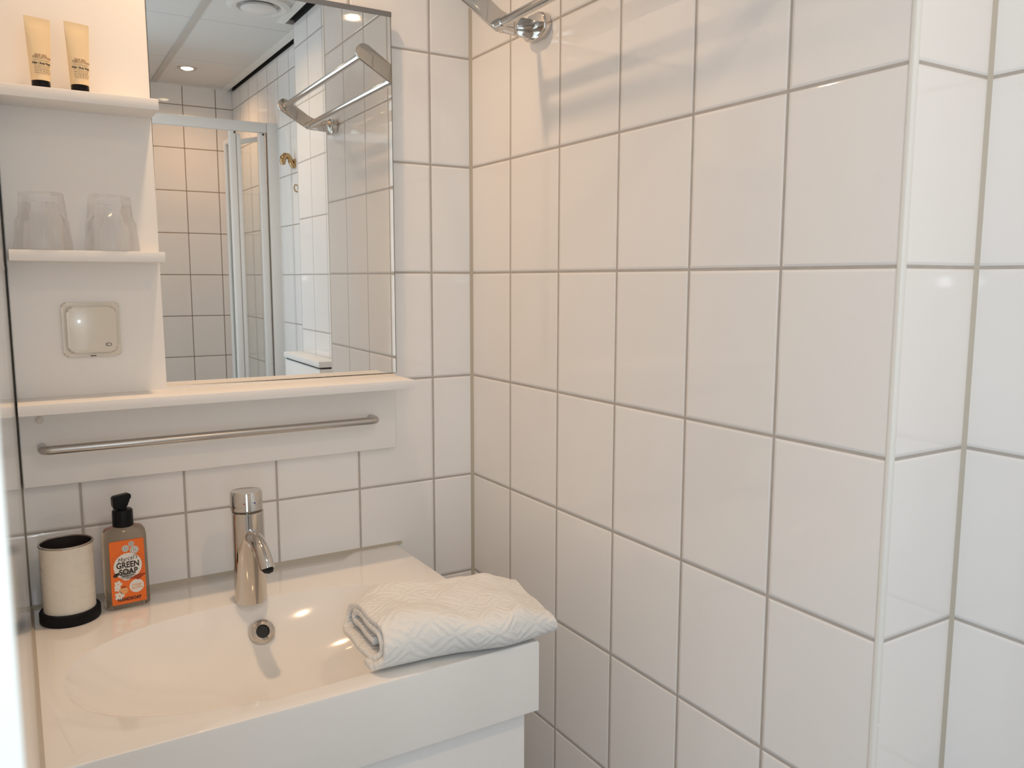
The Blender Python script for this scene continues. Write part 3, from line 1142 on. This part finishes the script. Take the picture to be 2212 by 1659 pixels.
def towel():
    t = thing('folded_towel', (-1.30, -2.10, CT), 'white folded terry towel with woven diamond pattern on the front corner of basin', 'towel')
    # cross-section of a cloth folded over and over, (v across, w up), walked as one strip
    path = []

    def arcp(cv, cw, r_, a0, a1, n=8, rv=None):
        for k in range(n + 1):
            a = math.radians(a0 + (a1 - a0) * k / n)
            path.append((cv + (rv or r_) * math.cos(a), cw + r_ * math.sin(a)))

    def line(v0, w0, v1, w1, n=12):
        for k in range(n):
            path.append((v0 + (v1 - v0) * k / n, w0 + (w1 - w0) * k / n))
    th = 0.052
    # inner layers first
    line(-0.20, 0.135, 0.22, 0.135)
    arcp(0.22, 0.175, 0.040, -90, 90, 6)
    line(0.22, 0.215, -0.24, 0.215)
    arcp(-0.24, 0.135, 0.080, 90, 270, 10)
    line(-0.24, 0.055, 0.27, 0.045)
    arcp(0.27, 0.150, 0.105, -90, 90, 10, 0.10)
    line(0.27, 0.255, -0.27, 0.268, 18)
    arcp(-0.27, 0.148, 0.120, 90, 250, 12, 0.125)
    line(-0.31, 0.028, -0.22, 0.026, 4)
    path.append((-0.21, 0.026))
    # resample evenly
    acc = [0]
    for a, b_ in zip(path, path[1:]):
        acc.append(acc[-1] + math.hypot(b_[0] - a[0], b_[1] - a[1]))
    NT = 150
    prof = []
    k = 0
    for i in range(NT + 1):
        s_ = acc[-1] * i / NT
        while k < len(acc) - 2 and acc[k + 1] < s_:
            k += 1
        f = (s_ - acc[k]) / max(1e-9, acc[k + 1] - acc[k])
        prof.append((path[k][0] + (path[k + 1][0] - path[k][0]) * f, path[k][1] + (path[k + 1][1] - path[k][1]) * f, s_))
    NU = 90
    LEN = 1.32
    bm = bmesh.new()
    uvl = bm.loops.layers.uv.new('UVMap')
    grid = []
    for i in range(NU + 1):
        u = i / NU
        row = []
        x_ = (u - 0.5) * LEN
        wsc = 1.0 + 0.10 * math.sin(PI * u) - 0.04 * u
        hsc = 0.93 + 0.10 * math.sin(3.1 * u + 0.6) - 0.10 * max(0, 0.12 - u) / 0.12 - 0.30 * max(0, u - 0.80) / 0.20
        for (pv, pw, s_) in prof:
            yv = pv * wsc * 0.98 + 0.030 * math.sin(6 * u + 1.0)
            zz = pw * hsc + 0.012
            n1 = noise.noise(Vector((x_ * 2.4, pv * 3.2, 0.4)))
            n2 = noise.noise(Vector((x_ * 7, pv * 6 + 9, 1.7)))
            top = max(0, pw - 0.06) / 0.2
            zz += (n1 * 0.045 + n2 * 0.016) * top
            yv += (n1 * 0.045 + n2 * 0.018) * (0.3 + top)
            xx = x_ + 0.05 * noise.noise(Vector((pv * 2, pw * 5, u * 2 + 5))) + 0.10 * pv * (1.2 * u - 0.2)
            # front skirt bulges over the rim with a few wrinkles
            if pv < -0.22:
                yv -= 0.025 * math.sin(9 * u + 0.7) * (0.27 - min(0.27, pw)) / 0.27 * 1.2
            # the lower layer slips out at the left end
            if pw < 0.12:
                xx -= 0.11 * max(0, 1 - u * 6) * (1 - pw / 0.12)
            row.append(bm.verts.new((xx, yv, zz)))
        grid.append(row)
    for i in range(NU):
        for j in range(NT):
            f = bm.faces.new((grid[i][j], grid[i + 1][j], grid[i + 1][j + 1], grid[i][j + 1]))
            for lp, (a, c_) in zip(f.loops, ((i, j), (i + 1, j), (i + 1, j + 1), (i, j + 1))):
                lp[uvl].uv = (a / NU * LEN, prof[c_][2])
    m = MB()
    m.bm.free()
    m.bm = bm
    o = m.build('cloth', 'towel', t, smooth=180)
    sd = o.modifiers.new('thickness', 'SOLIDIFY')
    sd.thickness = 0.050 * S
    sd.offset = 0
    ss = o.modifiers.new('soft', 'SUBSURF')
    ss.levels = 1
    ss.render_levels = 1
    t.rotation_euler = (0, 0, math.radians(-4))
    return t


towel()
